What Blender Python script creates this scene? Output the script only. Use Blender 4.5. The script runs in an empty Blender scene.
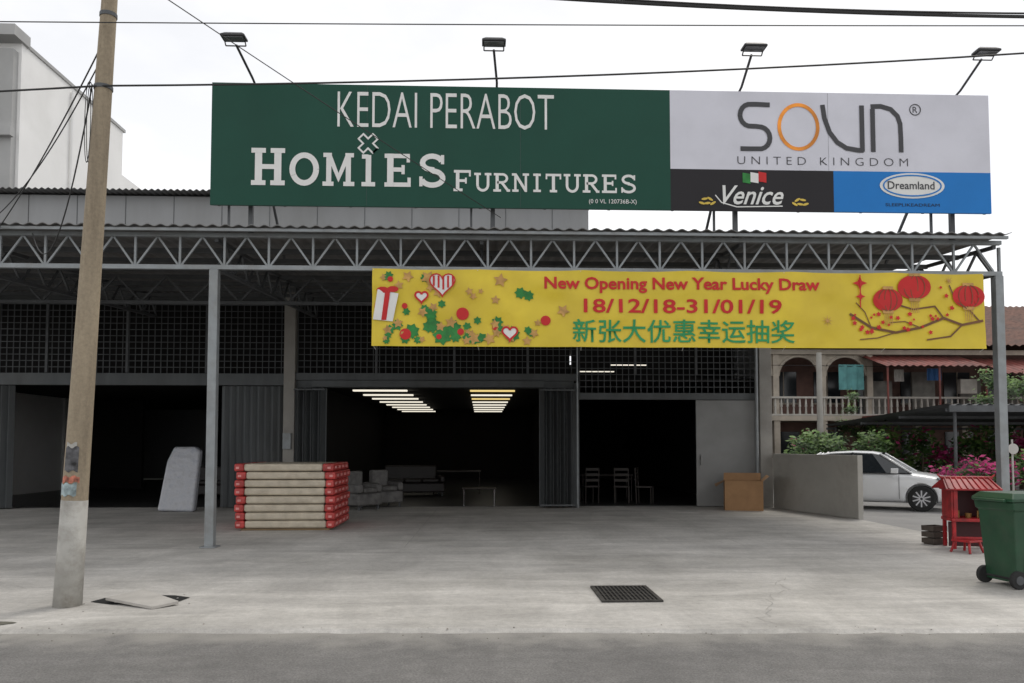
import bpy, bmesh, math, random
from mathutils import Vector, Matrix, noise
random.seed(7)
S=bpy.context.scene
# ------------------------------------------------------------ helpers
def grp(name,loc=(0,0,0),rz=0.0):
    e=bpy.data.objects.new(name,None); e.location=loc; e.rotation_euler=(0,0,rz)
    e.empty_display_size=0.2
    S.collection.objects.link(e); return e
MATS={}
def mat(name,col,rough=0.7,metal=0.0,var=0.15,scale=3.0,bump=0.0,bscale=40.0,dirt=None,dirt_amt=0.0,dirt_scale=0.8,spec=0.5,stretch=(1,1,1),emit=None,es=0,coat=0):
    if name in MATS: return MATS[name]
    m=bpy.data.materials.new(name); m.use_nodes=True
    nt=m.node_tree; N=nt.nodes; L=nt.links
    b=N["Principled BSDF"]; b.inputs["Roughness"].default_value=rough; b.inputs["Metallic"].default_value=metal
    b.inputs["Specular IOR Level"].default_value=spec
    if coat: b.inputs["Coat Weight"].default_value=coat
    tc=N.new("ShaderNodeTexCoord"); mp=N.new("ShaderNodeMapping"); mp.inputs["Scale"].default_value=stretch
    L.new(tc.outputs["Object"],mp.inputs["Vector"])
    n=N.new("ShaderNodeTexNoise"); n.inputs["Scale"].default_value=scale; n.inputs["Detail"].default_value=6
    L.new(mp.outputs[0],n.inputs["Vector"])
    mr=N.new("ShaderNodeMapRange"); mr.inputs[1].default_value=0.3; mr.inputs[2].default_value=0.7
    mr.inputs[3].default_value=1-var; mr.inputs[4].default_value=1+var
    L.new(n.outputs["Fac"],mr.inputs[0])
    vm=N.new("ShaderNodeVectorMath"); vm.operation='SCALE'; vm.inputs[0].default_value=col[:3]
    L.new(mr.outputs[0],vm.inputs["Scale"])
    out=vm.outputs[0]
    if dirt:
        n2=N.new("ShaderNodeTexNoise"); n2.inputs["Scale"].default_value=dirt_scale; n2.inputs["Detail"].default_value=8; n2.inputs["Roughness"].default_value=0.65
        L.new(mp.outputs[0],n2.inputs["Vector"])
        r2=N.new("ShaderNodeMapRange"); r2.inputs[1].default_value=0.45; r2.inputs[2].default_value=0.7; r2.inputs[3].default_value=0; r2.inputs[4].default_value=dirt_amt
        L.new(n2.outputs["Fac"],r2.inputs[0])
        mx=N.new("ShaderNodeMix"); mx.data_type='RGBA'
        L.new(r2.outputs[0],mx.inputs["Factor"]); L.new(out,mx.inputs["A"]); mx.inputs["B"].default_value=(*dirt,1)
        out=mx.outputs["Result"]
    L.new(out,b.inputs["Base Color"])
    if bump:
        n3=N.new("ShaderNodeTexNoise"); n3.inputs["Scale"].default_value=bscale; n3.inputs["Detail"].default_value=5
        L.new(mp.outputs[0],n3.inputs["Vector"])
        bp=N.new("ShaderNodeBump"); bp.inputs["Strength"].default_value=bump; bp.inputs["Distance"].default_value=0.02
        L.new(n3.outputs["Fac"],bp.inputs["Height"]); L.new(bp.outputs[0],b.inputs["Normal"])
    if emit:
        b.inputs["Emission Color"].default_value=(*emit,1); b.inputs["Emission Strength"].default_value=es
    MATS[name]=m; return m

class B:
    def __init__(s): s.v=[]; s.f=[]
    def quad(s,*p):
        i=len(s.v); s.v+= [tuple(q) for q in p]; s.f.append(tuple(range(i,i+len(p))))
    def box(s,x0,x1,y0,y1,z0,z1):
        i=len(s.v)
        s.v+=[(x0,y0,z0),(x1,y0,z0),(x1,y1,z0),(x0,y1,z0),(x0,y0,z1),(x1,y0,z1),(x1,y1,z1),(x0,y1,z1)]
        s.f+=[tuple(i+k for k in q) for q in ((3,2,1,0),(4,5,6,7),(0,1,5,4),(1,2,6,5),(2,3,7,6),(3,0,4,7))]
    def tube(s,p,q,r0,r1=None,n=8,cap=True):
        if r1 is None: r1=r0
        p=Vector(p); q=Vector(q); d=(q-p).normalized()
        a=d.orthogonal().normalized(); b=d.cross(a)
        i=len(s.v)
        for c,r in ((p,r0),(q,r1)):
            for k in range(n):
                t=2*math.pi*k/n; s.v.append(tuple(c+a*math.cos(t)*r+b*math.sin(t)*r))
        for k in range(n):
            s.f.append((i+k,i+(k+1)%n,i+n+(k+1)%n,i+n+k))
        if cap:
            s.f.append(tuple(i+k for k in range(n))[::-1]); s.f.append(tuple(i+n+k for k in range(n)))
    def bar(s,p,q,w):
        p=Vector(p); q=Vector(q); d=(q-p).normalized()
        up=Vector((0,1,0)); a=d.cross(up)
        if a.length<0.1: a=Vector((1,0,0))
        a.normalize(); b=d.cross(a).normalized()
        i=len(s.v)
        for c in (p,q):
            for k,l in ((-1,-1),(1,-1),(1,1),(-1,1)): s.v.append(tuple(c+a*k*w/2+b*l*w/2))
        s.f+=[tuple(i+k for k in q4) for q4 in ((3,2,1,0),(4,5,6,7),(0,1,5,4),(1,2,6,5),(2,3,7,6),(3,0,4,7))]
    def path(s,pts,r,n=6):
        for a,b in zip(pts[:-1],pts[1:]): s.tube(a,b,r,n=n)
    def make(s,name,m,par,local=False,bevel=0,smooth=False,sub=0,seg=2):
        me=bpy.data.meshes.new(name)
        if par is not None and not local:
            o=par.location; s.v=[(x-o.x,y-o.y,z-o.z) for x,y,z in s.v]
        me.from_pydata(s.v,[],s.f); me.materials.append(m)
        bm=bmesh.new(); bm.from_mesh(me); bmesh.ops.recalc_face_normals(bm,faces=bm.faces); bm.to_mesh(me); bm.free()
        ob=bpy.data.objects.new(name,me); S.collection.objects.link(ob)
        if par is not None: ob.parent=par
        if smooth: me.polygons.foreach_set("use_smooth",[True]*len(me.polygons))
        if bevel:
            md=ob.modifiers.new("bev","BEVEL"); md.width=bevel; md.segments=seg; md.limit_method='ANGLE'
        if sub:
            md=ob.modifiers.new("sub","SUBSURF"); md.levels=sub; md.render_levels=sub
        return ob
def bx(name,m,par,*a,bevel=0,local=False):
    b=B(); b.box(*a); return b.make(name,m,par,bevel=bevel,local=local)

CNT=[0]
def flat(name,polys,m,par,y,fn=None):
    b=B()
    for p in polys:
        CNT[0]=(CNT[0]+1)%12
        yy=y-0.0004*CNT[0]
        b.quad(*[(x,yy+(fn(x,z) if fn else 0),z) for x,z in p])
    return b.make(name,m,par)
def stroke(pts,w):
    n=len(pts); P=[Vector(p) for p in pts]; L=[];R=[]
    for i in range(n):
        if i==0: d=(P[1]-P[0]).normalized(); k=1
        elif i==n-1: d=(P[-1]-P[-2]).normalized(); k=1
        else:
            d1=(P[i]-P[i-1]).normalized(); d2=(P[i+1]-P[i]).normalized(); d=(d1+d2)
            if d.length<1e-3: d=d1
            d.normalize(); k=1/max(0.5,d.dot(d1))
        nn=Vector((-d.y,d.x))*w/2*k
        L.append(P[i]+nn); R.append(P[i]-nn)
    return [[tuple(L[i]),tuple(R[i]),tuple(R[i+1]),tuple(L[i+1])] for i in range(n-1)]
def arc(cx,cy,rx,ry,a0,a1,n=14):
    return [(cx+rx*math.cos(math.radians(a0+(a1-a0)*i/n)),cy+ry*math.sin(math.radians(a0+(a1-a0)*i/n))) for i in range(n+1)]
def ell(cx,cz,rx,rz,n=24): return [(cx+rx*math.cos(2*math.pi*i/n),cz+rz*math.sin(2*math.pi*i/n)) for i in range(n)]
def star(cx,cz,r,n=5,k=0.45,rot=90):
    return [(cx+(r if i%2==0 else r*k)*math.cos(math.radians(rot+180*i/n)),cz+(r if i%2==0 else r*k)*math.sin(math.radians(rot+180*i/n))) for i in range(2*n)]
def rect(x0,x1,z0,z1): return [(x0,z0),(x1,z0),(x1,z1),(x0,z1)]
def text(name,s,x0,x1,z0,z1,m,par,y,offset=0.0,shear=0.0,spacing=1.0,fn=None):
    cu=bpy.data.curves.new(name+"_c","FONT"); cu.body=s; cu.size=1; cu.offset=offset; cu.shear=shear; cu.space_character=spacing; cu.resolution_u=3
    ob=bpy.data.objects.new(name+"_t",cu); S.collection.objects.link(ob)
    dg=bpy.context.evaluated_depsgraph_get(); dg.update()
    me=bpy.data.meshes.new_from_object(ob.evaluated_get(dg))
    bpy.data.objects.remove(ob)
    xs=[v.co.x for v in me.vertices]; ys=[v.co.y for v in me.vertices]
    if not xs: print("EMPTY TEXT",s); return
    a,b_,c,d=min(xs),max(xs),min(ys),max(ys)
    o=par.location
    for v in me.vertices:
        X=x0+(v.co.x-a)/(b_-a)*(x1-x0); Z=z0+(v.co.y-c)/(d-c)*(z1-z0)
        v.co=(X-o.x,y-o.y+(fn(X,Z) if fn else 0),Z-o.z)
    me.name=name; me.materials.clear(); me.materials.append(m)
    ob=bpy.data.objects.new(name,me); S.collection.objects.link(ob); ob.parent=par
    return ob
t=0.2; sf=0.13
def glyph(c):
    def serif(x,z,w=0.42): return ([(x-w/2,z),(x+w/2,z)],sf)
    lo=sf/2; hi=1-sf/2
    G={
    'H':[([(.22,0),(.22,1)],t),([(.78,0),(.78,1)],t),([(.22,.5),(.78,.5)],sf),serif(.22,lo),serif(.22,hi),serif(.78,lo),serif(.78,hi)],
    'O':[(arc(.5,.5,.39,.42,0,360,28),t*.9)],
    'M':[([(.18,0),(.18,1)],t*.8),([(.82,0),(.82,1)],t*.8),([(.18,.96),(.5,.25),(.82,.96)],t*.75),serif(.16,lo,.36),serif(.84,lo,.36),serif(.14,hi,.28),serif(.86,hi,.28)],
    'I':[([(.5,0),(.5,1)],t),serif(.5,lo,.6),serif(.5,hi,.6)],
    'i':[([(.5,0),(.5,.95)],t),serif(.5,lo,.62),([(.2,.9),(.5,.9)],sf)],
    'E':[([(.24,0),(.24,1)],t),([(.05,lo),(.9,lo)],sf),([(.05,hi),(.87,hi)],sf),([(.24,.52),(.66,.52)],sf),([(.86,0),(.86,.28)],sf*.8),([(.83,1),(.83,.74)],sf*.8),([(.66,.38),(.66,.66)],sf*.8)],
    'F':[([(.24,0),(.24,1)],t),serif(.26,lo,.46),([(.05,hi),(.9,hi)],sf),([(.24,.5),(.66,.5)],sf),([(.86,1),(.86,.7)],sf*.8),([(.66,.36),(.66,.64)],sf*.8)],
    'S':[(arc(.5,.735,.32,.205,15,270,14)+arc(.5,.275,.35,.215,88,-165,16),t*.85),([(.84,.98),(.84,.7)],sf*.8),([(.13,.02),(.13,.32)],sf*.8)],
    'U':[([(.2,1),(.2,.4)]+arc(.5,.36,.3,.3,180,360,10)+[(.8,.4),(.8,1)],t*.85),serif(.2,hi,.38),serif(.8,hi,.38)],
    'R':[([(.24,0),(.24,1)],t),serif(.24,lo,.44),([(.05,hi),(.5,hi)]+arc(.52,.72,.28,.22,80,-90,8)+[(.24,.5)],sf*1.2),([(.5,.5),(.86,.06)],t*.85),([(.78,lo),(.98,lo)],sf)],
    'N':[([(.2,0),(.2,1)],t*.75),([(.8,0),(.8,1)],t*.75),([(.2,.95),(.8,.05)],t*.9),serif(.2,lo,.36),serif(.12,hi,.24),serif(.8,hi,.36)],
    'T':[([(.5,0),(.5,1)],t),serif(.5,lo,.42),([(.06,hi),(.94,hi)],sf),([(.1,1),(.1,.7)],sf*.8),([(.9,1),(.9,.7)],sf*.8)],
    }
    return G[c]
def slab(s,x0,x1,z0,z1,first=1.0,gap=0.12,bold=1.0):
    n=len(s); ws=[(0.72 if c in 'Ii' else 1.0) for c in s]; ws[0]*=1.12 if first>1 else 1
    tot=sum(ws)+gap*(n-1); u=(x1-x0)/tot; x=x0; polys=[]
    for k,c in enumerate(s):
        w=ws[k]*u; h=(z1-z0)*(first if k==0 else 1)
        for pts,tw in glyph(c):
            pp=[(x+px*w,z0+pz*h) for px,pz in pts]
            wd=tw*0.5*(w+h*0.9)*bold*0.9
            horiz=abs(pp[0][1]-pp[-1][1])<1e-6 and len(pp)==2
            if horiz: wd=tw*h
            polys+=stroke(pp,wd)
        x+=w+gap*u
    return polys
def speckle(m,scale,lo,hi,extra=None):
    nt=m.node_tree; N=nt.nodes; L=nt.links; bs=N["Principled BSDF"]
    src=bs.inputs["Base Color"].links[0].from_socket
    tc=N.new("ShaderNodeTexCoord"); mp=N.new("ShaderNodeMapping")
    if extra: mp.inputs["Scale"].default_value=extra[0]; mp.inputs["Rotation"].default_value=(0,0,extra[1])
    L.new(tc.outputs["Object"],mp.inputs[0])
    n=N.new("ShaderNodeTexNoise"); n.inputs["Scale"].default_value=scale; n.inputs["Detail"].default_value=8; n.inputs["Roughness"].default_value=0.7
    if extra: n.inputs["Distortion"].default_value=0.8
    L.new(mp.outputs[0],n.inputs["Vector"])
    r=N.new("ShaderNodeMapRange"); r.inputs[1].default_value=0.34; r.inputs[2].default_value=0.66; r.inputs[3].default_value=lo; r.inputs[4].default_value=hi
    L.new(n.outputs["Fac"],r.inputs[0])
    v=N.new("ShaderNodeVectorMath"); v.operation='SCALE'; L.new(src,v.inputs[0]); L.new(r.outputs[0],v.inputs["Scale"]); L.new(v.outputs[0],bs.inputs["Base Color"])

# ------------------------------------------------------------ materials
concrete=mat("concrete_apron_mat",(0.52,0.50,0.468),0.85,var=0.10,scale=0.7,bump=0.3,bscale=25,dirt=(0.36,0.345,0.315),dirt_amt=0.8,dirt_scale=0.5)
speckle(concrete,1.6,0.78,1.12,((0.25,1.3,1),0.25)); speckle(concrete,1.1,0.86,1.08,((1.2,0.5,1),-0.5)); speckle(concrete,14,0.88,1.1); speckle(concrete,70,0.88,1.1)
asphalt=mat("asphalt_mat",(0.18,0.174,0.167),0.9,var=0.12,scale=1.3,bump=0.7,bscale=110,dirt=(0.23,0.222,0.21),dirt_amt=0.6,dirt_scale=0.6)
speckle(asphalt,60,0.68,1.3); speckle(asphalt,5,0.88,1.12); speckle(asphalt,1.2,.88,1.1,((.15,1.5,1),0.0))
# wind-blown dust gathering on the road beside the apron
nt=asphalt.node_tree; N=nt.nodes; L=nt.links; bs=N["Principled BSDF"]; src=bs.inputs["Base Color"].links[0].from_socket
tc=N.new("ShaderNodeTexCoord"); sp_=N.new("ShaderNodeSeparateXYZ"); L.new(tc.outputs["Object"],sp_.inputs[0])
n=N.new("ShaderNodeTexNoise"); n.inputs["Scale"].default_value=2.5; n.inputs["Detail"].default_value=8; L.new(tc.outputs["Object"],n.inputs["Vector"])
a=N.new("ShaderNodeMath"); a.operation='MULTIPLY_ADD'; L.new(n.outputs["Fac"],a.inputs[0]); a.inputs[1].default_value=1.1; L.new(sp_.outputs["Y"],a.inputs[2])
a2=N.new("ShaderNodeMath"); a2.operation='MULTIPLY_ADD'; L.new(sp_.outputs["X"],a2.inputs[0]); a2.inputs[1].default_value=0.038; L.new(a.outputs[0],a2.inputs[2])
r=N.new("ShaderNodeMapRange"); r.interpolation_type='SMOOTHSTEP'; r.inputs[1].default_value=6.9; r.inputs[2].default_value=7.75; r.inputs[3].default_value=0; r.inputs[4].default_value=.85; L.new(a2.outputs[0],r.inputs[0])
mx=N.new("ShaderNodeMix"); mx.data_type='RGBA'; L.new(r.outputs[0],mx.inputs["Factor"]); L.new(src,mx.inputs["A"]); mx.inputs["B"].default_value=(.34,.325,.295,1); L.new(mx.outputs["Result"],bs.inputs["Base Color"])

asphalt2=mat("side_street_mat",(0.27,0.265,0.26),0.9,var=0.1,scale=1.3,bump=0.4,bscale=60,dirt=(0.35,0.34,0.32),dirt_amt=0.5)
soil=mat("soil_mat",(0.12,0.115,0.09),0.95,var=0.3,scale=0.5,bump=0.3)
galv=mat("galvanised_mat",(0.27,0.29,0.30),0.5,metal=0.3,var=0.12,scale=5,dirt=(0.18,0.17,0.155),dirt_amt=0.5,dirt_scale=3)
galv_d=mat("dark_steel_mat",(0.09,0.095,0.10),0.6,metal=0.2,var=0.2,scale=4)
roofm=mat("roof_sheet_mat",(0.19,0.19,0.19),0.6,metal=0.2,var=0.15,scale=1,dirt=(0.12,0.1,0.08),dirt_amt=0.5,dirt_scale=1.5)
clad=mat("cladding_mat",(0.30,0.305,0.31),0.6,var=0.06,scale=1.5,dirt=(0.21,0.21,0.20),dirt_amt=0.5,dirt_scale=0.6,stretch=(1,1,0.3))
wallm=mat("plaster_mat",(0.32,0.305,0.28),0.85,var=0.1,scale=2,dirt=(0.17,0.16,0.145),dirt_amt=0.5,dirt_scale=1.2,bump=0.1)
slabm=mat("slab_mat",(0.42,0.40,0.37),0.85,var=0.12,scale=5,bump=0.3)
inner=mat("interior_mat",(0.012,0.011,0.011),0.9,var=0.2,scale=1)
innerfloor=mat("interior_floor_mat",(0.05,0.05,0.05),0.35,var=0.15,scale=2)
gate=mat("folding_gate_mat",(0.095,0.103,0.107),0.55,metal=0.3,var=0.15,scale=3,dirt=(0.06,0.057,0.052),dirt_amt=0.5,stretch=(1,1,.3))
doorm=mat("door_panel_mat",(0.25,0.25,0.245),0.6,var=0.08,scale=2,dirt=(0.17,0.17,0.16),dirt_amt=0.4)
tube_on=mat("lamp_on_mat",(0.8,0.8,0.8),0.5,emit=(1.0,0.93,0.78),es=0.95)
tube_y=mat("lamp_warm_mat",(0.8,0.7,0.4),0.5,emit=(1.0,0.75,0.28),es=0.85)

# ------------------------------------------------------------ ground
bx("ground",soil,None,-220,220,-60,380,-0.5,-0.06)
b=B()
b.box(-120,120,-12,7.6,-0.3,-0.03); b.make("road",asphalt,None)
bx("side_street",asphalt2,None,8.0,60,11.5,31.5,-0.3,-0.02)
b=B(); xs=[-30+i*0.12 for i in range(501)]
def edge(x): return 7.02-0.038*x+0.07*noise.noise(Vector((x*0.7,0,3)))+0.05*noise.noise(Vector((x*3,5,3)))+0.03*noise.noise(Vector((x*9,5,3)))
def lip(x): return 0.04+0.05*abs(noise.noise(Vector((x*2.1,9,1))))
for a,c in zip(xs[:-1],xs[1:]):
    yb=21.0 if c<=8.26 else 14.5
    b.quad((a,edge(a)+lip(a),0),(c,edge(c)+lip(c),0),(c,yb,0),(a,yb,0))
    b.quad((a,edge(a),-0.035),(c,edge(c),-0.035),(c,edge(c)+lip(c),0),(a,edge(a)+lip(a),0))
pav=b.make("pavement",concrete,None)
bm=bmesh.new(); bm.from_mesh(pav.data); bmesh.ops.remove_doubles(bm,verts=bm.verts,dist=1e-4)
for f in bm.faces:
    if f.normal.z<0: f.normal_flip()
bm.to_mesh(pav.data); bm.free()
jm=mat("joint_filler_mat",(0.31,0.30,0.28),0.9,var=0.3,scale=8)
j=B()
def crack(p,q,w,jit,n=30):
    P=[]
    for i in range(n+1):
        f=i/n; x=p[0]+(q[0]-p[0])*f; y=p[1]+(q[1]-p[1])*f
        P.append((x+jit*noise.noise(Vector((i*0.5,p[0],1))),y+jit*noise.noise(Vector((i*0.5,p[1],7)))))
    for qd in stroke(P,w): j.quad(*[(x,y,0.004) for x,y in qd])
crack((-12,12.6),(8.2,12.75),0.010,0.01); crack((-1.2,12.6),(-1.1,20.4),0.008,0.01); crack((4.2,12.7),(4.3,20.4),0.008,0.01)
crack((2.6,7.1),(3.6,9.6),0.005,0.2); crack((-5.5,9.4),(-1.2,8.9),0.005,0.15)
j.make("pavement_joints",jm,None)
b=B(); random.seed(2)
grit=mat("grit_mat",(0.27,0.25,0.22),0.95,var=0.4,scale=6)
for k in range(90):
    x=random.uniform(-6.5,6.5); y=edge(x)+random.gauss(-0.02,.12); r=random.uniform(0.003,0.009)
    z=-0.03 if y<edge(x) else 0.0
    b.tube((x,y,z),(x+random.uniform(-.005,.005),y,z+r),r*1.2,r*0.5,n=5)
b.make("gravel",grit,None)

# drain grate
g=grp("drain_grate",(1.55,8.62,0))
dark=mat("painted_dark_mat",(0.01,0.01,0.01),0.95,var=0.1)
iron=mat("cast_iron_mat",(0.055,0.052,0.048),0.7,metal=0.4,var=0.3,scale=8)
GX0,GX1=1.23,1.86
bx("pit_dark_sheet",dark,g,GX0+.01,GX1-.01,8.19,9.03,0.002,0.006)  # flat black sheet paints the pit's shade beneath the bars
b=B(); b.box(GX0,GX0+.04,8.17,9.05,0.003,0.02); b.box(GX1-.04,GX1,8.17,9.05,0.003,0.02); b.box(GX0+.04,GX1-.04,8.17,8.21,0.003,0.02); b.box(GX0+.04,GX1-.04,9.01,9.05,0.003,0.02)
for i in range(12):
    x=GX0+.06+i*0.0445; b.box(x,x+0.018,8.21,9.01,0.007,0.018)
for i in range(4): b.box(GX0+.04,GX1-.04,8.36+i*0.16,8.375+i*0.16,0.0065,0.0155)
b.make("grille",iron,g)
# broken slab next to pole
g=grp("broken_slab",(-3.45,8.3,0))
b=B(); b.quad((-3.98,8.4,0.005),(-3.7,8.25,0.005),(-3.1,8.3,0.005),(-3.05,8.6,0.005),(-3.25,8.72,.005),(-3.5,8.75,0.005),(-3.9,8.7,0.005)); b.make("hole_dark_patch",dark,g)  # flat black patch on the paving, painting the shade inside the hole
b=B(); i0=[(-3.80,8.33),(-3.2,8.0),(-3.02,8.20),(-3.55,8.66)]; zt=[0.06,0.03,0.045,0.085]
b.v=[(x,y,z-0.03) for (x,y),z in zip(i0,zt)]+[(x,y,z) for (x,y),z in zip(i0,zt)]
b.f=[(3,2,1,0),(4,5,6,7),(0,1,5,4),(1,2,6,5),(2,3,7,6),(3,0,4,7)]
b.make("slab",slabm,g,bevel=0.004)
b=B()
for k in range(10):
    x=random.uniform(-4.2,-2.9); y=random.uniform(7.9,8.9); r=random.uniform(0.006,0.016)
    b.tube((x,y,0),(x+0.01,y,r),r*1.2,r*0.5,n=5)
b.make("rubble",slabm,g)
b=B(); b.quad(*[(-4.35+0.16*math.cos(a)*(1+0.2*math.sin(3*a)),7.42+0.08*math.sin(a),0.005) for a in [k*math.pi/8 for k in range(16)]]); b.make("dirt_patch",soil,None)

# ------------------------------------------------------------ shop building
shop=grp("shop_building",(-2,24,0))
FY=20.6
b=B()
b.box(-25,2.8,FY+0.02,FY+0.25,5.45,8.0); b.make("upper_wall",clad,shop)
b=B(); x=-25
while x<2.75: b.box(x,x+0.012,FY+0.008,FY+0.02,5.45,8.0); x+=1.22
b.make("cladding_joints",gate,shop)
b=B(); b.box(2.55,2.8,FY+0.25,38.8,5.45,8.0); b.box(-25,-24.75,FY+0.25,38.8,0,8.0); b.box(-24.75,2.55,38.55,38.8,0,8.0); b.box(7.25,7.5,FY+0.25,38.8,0,5.5); b.box(2.8,7.25,38.55,38.8,0,5.5)
b.make("side_and_rear_walls",clad,shop)
def corr(b,x0,x1,y0,y1,z0,z1,p=0.16,a=0.022,th=0.012):
    n=int((x1-x0)/p*6); prev=None
    for i in range(n+1):
        x=x0+(x1-x0)*i/n; w=a*math.cos(2*math.pi*(x-x0)/p)
        cur=(x,w)
        if prev:
            for dz in (0,-th):
                b.quad((prev[0],y0,z0+prev[1]+dz),(x,y0,z0+w+dz),(x,y1,z1+w+dz),(prev[0],y1,z1+prev[1]+dz))
            b.quad((prev[0],y0,z0+prev[1]-th),(x,y0,z0+w-th),(x,y0,z0+w),(prev[0],y0,z0+prev[1]))
        prev=cur
b=B(); corr(b,-25.3,2.95,FY-0.35,39,8.06,8.6); b.make("main_roof_sheet",roofm,shop)
b=B(); corr(b,2.95,7.7,FY,39,5.6,6.0); b.make("side_roof_sheet",roofm,shop)
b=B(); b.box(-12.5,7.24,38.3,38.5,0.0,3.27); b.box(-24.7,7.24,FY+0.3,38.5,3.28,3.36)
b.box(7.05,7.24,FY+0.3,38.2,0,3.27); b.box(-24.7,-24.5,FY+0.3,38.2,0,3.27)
b.box(-24.6,2.5,22.5,22.6,3.37,7.9); b.box(2.55,7.2,22.5,22.6,3.37,5.58); b.box(-24.7,-12.5,30,30.2,0,3.27)  # upper walls behind the grilles raised to block leaking light
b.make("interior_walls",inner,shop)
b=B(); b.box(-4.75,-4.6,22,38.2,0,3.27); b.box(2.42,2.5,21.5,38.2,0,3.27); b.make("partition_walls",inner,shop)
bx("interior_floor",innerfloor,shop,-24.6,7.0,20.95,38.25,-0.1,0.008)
b=B()
b.box(-5.02,-4.74,FY-0.15,FY+0.2,0,5.5)
b.box(7.2,7.52,FY-0.2,FY+0.2,0,5.4)
b.box(-12.6,-12.3,FY-0.1,FY+0.2,0,5.5)
b.make("columns",wallm,shop,bevel=0.01)
b=B()
b.box(-25,-5.02,FY-0.08,FY+0.15,3.12,3.42)
b.box(-4.74,2.5,FY-0.08,FY+0.15,3.26,3.44)
b.box(-4.3,1.6,FY-0.2,FY-0.08,3.08,3.24)
b.box(2.52,7.2,FY-0.08,FY+0.15,2.78,2.95)
b.box(-25,7.2,FY-0.06,FY+0.1,5.3,5.5)
b.box(2.4,2.52,FY-0.1,FY+0.15,0,3.2)
b.box(-4.74,2.4,FY+.02,FY+.06,3.07,3.26)
b.make("lintels",gate,shop)
b=B()
def grille(x0,x1,z0,z1,step=0.16):
    x=x0
    while x<=x1: b.box(x-0.009,x+0.009,FY+0.0,FY+0.02,z0,z1); x+=step
    z=z0+step
    while z<z1: b.box(x0,x1,FY-0.02,FY-0.001,z-0.009,z+0.009); z+=step
grille(-24,-5.05,3.42,5.3); grille(-4.7,2.45,3.44,5.3); grille(2.55,7.15,2.95,5.3)
for x in (-11,-9,-7,-2.7,-0.7,1.2,4,5.6): b.box(x-0.03,x+0.03,FY-0.03,FY+0.03,3.44,5.3)
b.make("ventilation_grilles",galv_d,shop)
def pleats(b,x0,x1,z0,z1,y,n,amp=0.09):
    for i in range(n):
        a=x0+(x1-x0)*i/n; c=x0+(x1-x0)*(i+1)/n; m=(a+c)/2
        b.quad((a,y,z0),(m,y-amp,z0),(m,y-amp,z1),(a,y,z1)); b.quad((m,y-amp,z0),(c,y,z0),(c,y,z1),(m,y-amp,z1))
b=B()
pleats(b,-6.6,-5.04,0.03,3.1,FY,9,0.06)
pleats(b,-4.72,-3.95,0.03,3.05,FY-0.06,4,0.22)
pleats(b,1.5,2.38,0.03,3.05,FY-0.06,5,0.26)
pleats(b,-12.3,-11.75,0.03,3.1,FY,3,0.1)
pleats(b,-24.9,-12.6,0.01,3.12,FY,60,0.06)  # out-of-view shutters added to keep daylight out of the left bays
b.make("folding_gates_and_light_block",gate,shop)
b=B()
for x0,x1,n in ((-4.72,-3.95,4),(1.5,2.38,5)):
    for i in range(n+1):
        x=x0+(x1-x0)*i/n; b.box(x-.012,x+.012,FY-.1,FY-.06,.03,3.05)
    for z in (.08,3.0): b.box(x0,x1,FY-.35,FY-.335,z-.02,z+.02)
b.make("gate_rails",gate,shop)
b=B(); b.box(5.58,7.18,FY-0.03,FY+0.03,0.02,2.77); b.make("sliding_door",doorm,shop,bevel=0.004)
b=B()
for x in (5.6,7.14): b.box(x-0.025,x+0.025,FY-0.05,FY-0.03,0.02,2.77)
for z in (0.05,2.72): b.box(5.63,7.1,FY-0.047,FY-0.03,z-0.025,z+0.025)
b.box(5.68,5.75,FY-0.09,FY-0.05,1.1,1.35)
b.make("sliding_door_frame",doorm,shop)
b=B(); b2=B()
for i in range(8):
    y=22.6+i*2.0
    b.box(-3.62,-2.1,y,y+0.2,3.12,3.16)
    (b2 if i in (0,2) else b).box(-0.32,0.95,y,y+0.2,3.12,3.16)
b.make("ceiling_lamps",tube_on,shop); b2.make("ceiling_lamps_warm",tube_y,shop)
b=B()
for x,y,z in ((2.65,FY+.9,3.58),(3.45,FY+.5,3.72)): b.box(x,x+.95,y,y+0.04,z,z+.025)
b.make("tubes_behind_grille",tube_on,shop)
b=B(); b.tube((2.46,FY-0.2,0),(2.46,FY-0.2,5.3),0.025); b.tube((7.1,FY-0.25,0),(7.1,FY-0.25,5.2),0.04); b.box(-5.0,-4.8,FY-0.25,FY-0.15,1.5,1.9)
b.make("conduits",galv,shop)

# ------------------------------------------------------------ canopy
can=grp("metal_canopy",(2,16,0))
CY=12.8
b=B()
for x in (-12.4,-4.25,8.53):
    b.box(x-0.07,x+0.07,CY-0.07,CY+0.07,0,4.39); b.box(x-0.13,x+0.13,CY-0.13,CY+0.13,0,0.02)
b.make("posts",galv,can,bevel=0.01)
zb,zt_=4.43,4.95
b=B()
b.box(-14,8.6,CY-0.04,CY+0.04,zb-0.035,zb+0.035); b.box(-14,8.6,CY-0.04,CY+0.04,zt_-0.035,zt_+0.03)
b.make("truss_chords",galv,can)
b=B(); x=-13.9
while x<8.4:
    b.bar((x,CY,zb+0.03),(x,CY,zt_-0.03),0.035)
    b.bar((x+0.03,CY+0.0,zb+0.04),(x+0.34,CY+0.0,zt_-0.04),0.03)
    b.bar((x+0.36,CY+0.0,zt_-0.04),(x+0.67,CY+0.0,zb+0.04),0.03)
    x+=0.7
b.make("truss_web",galv,can)
b=B()
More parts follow.
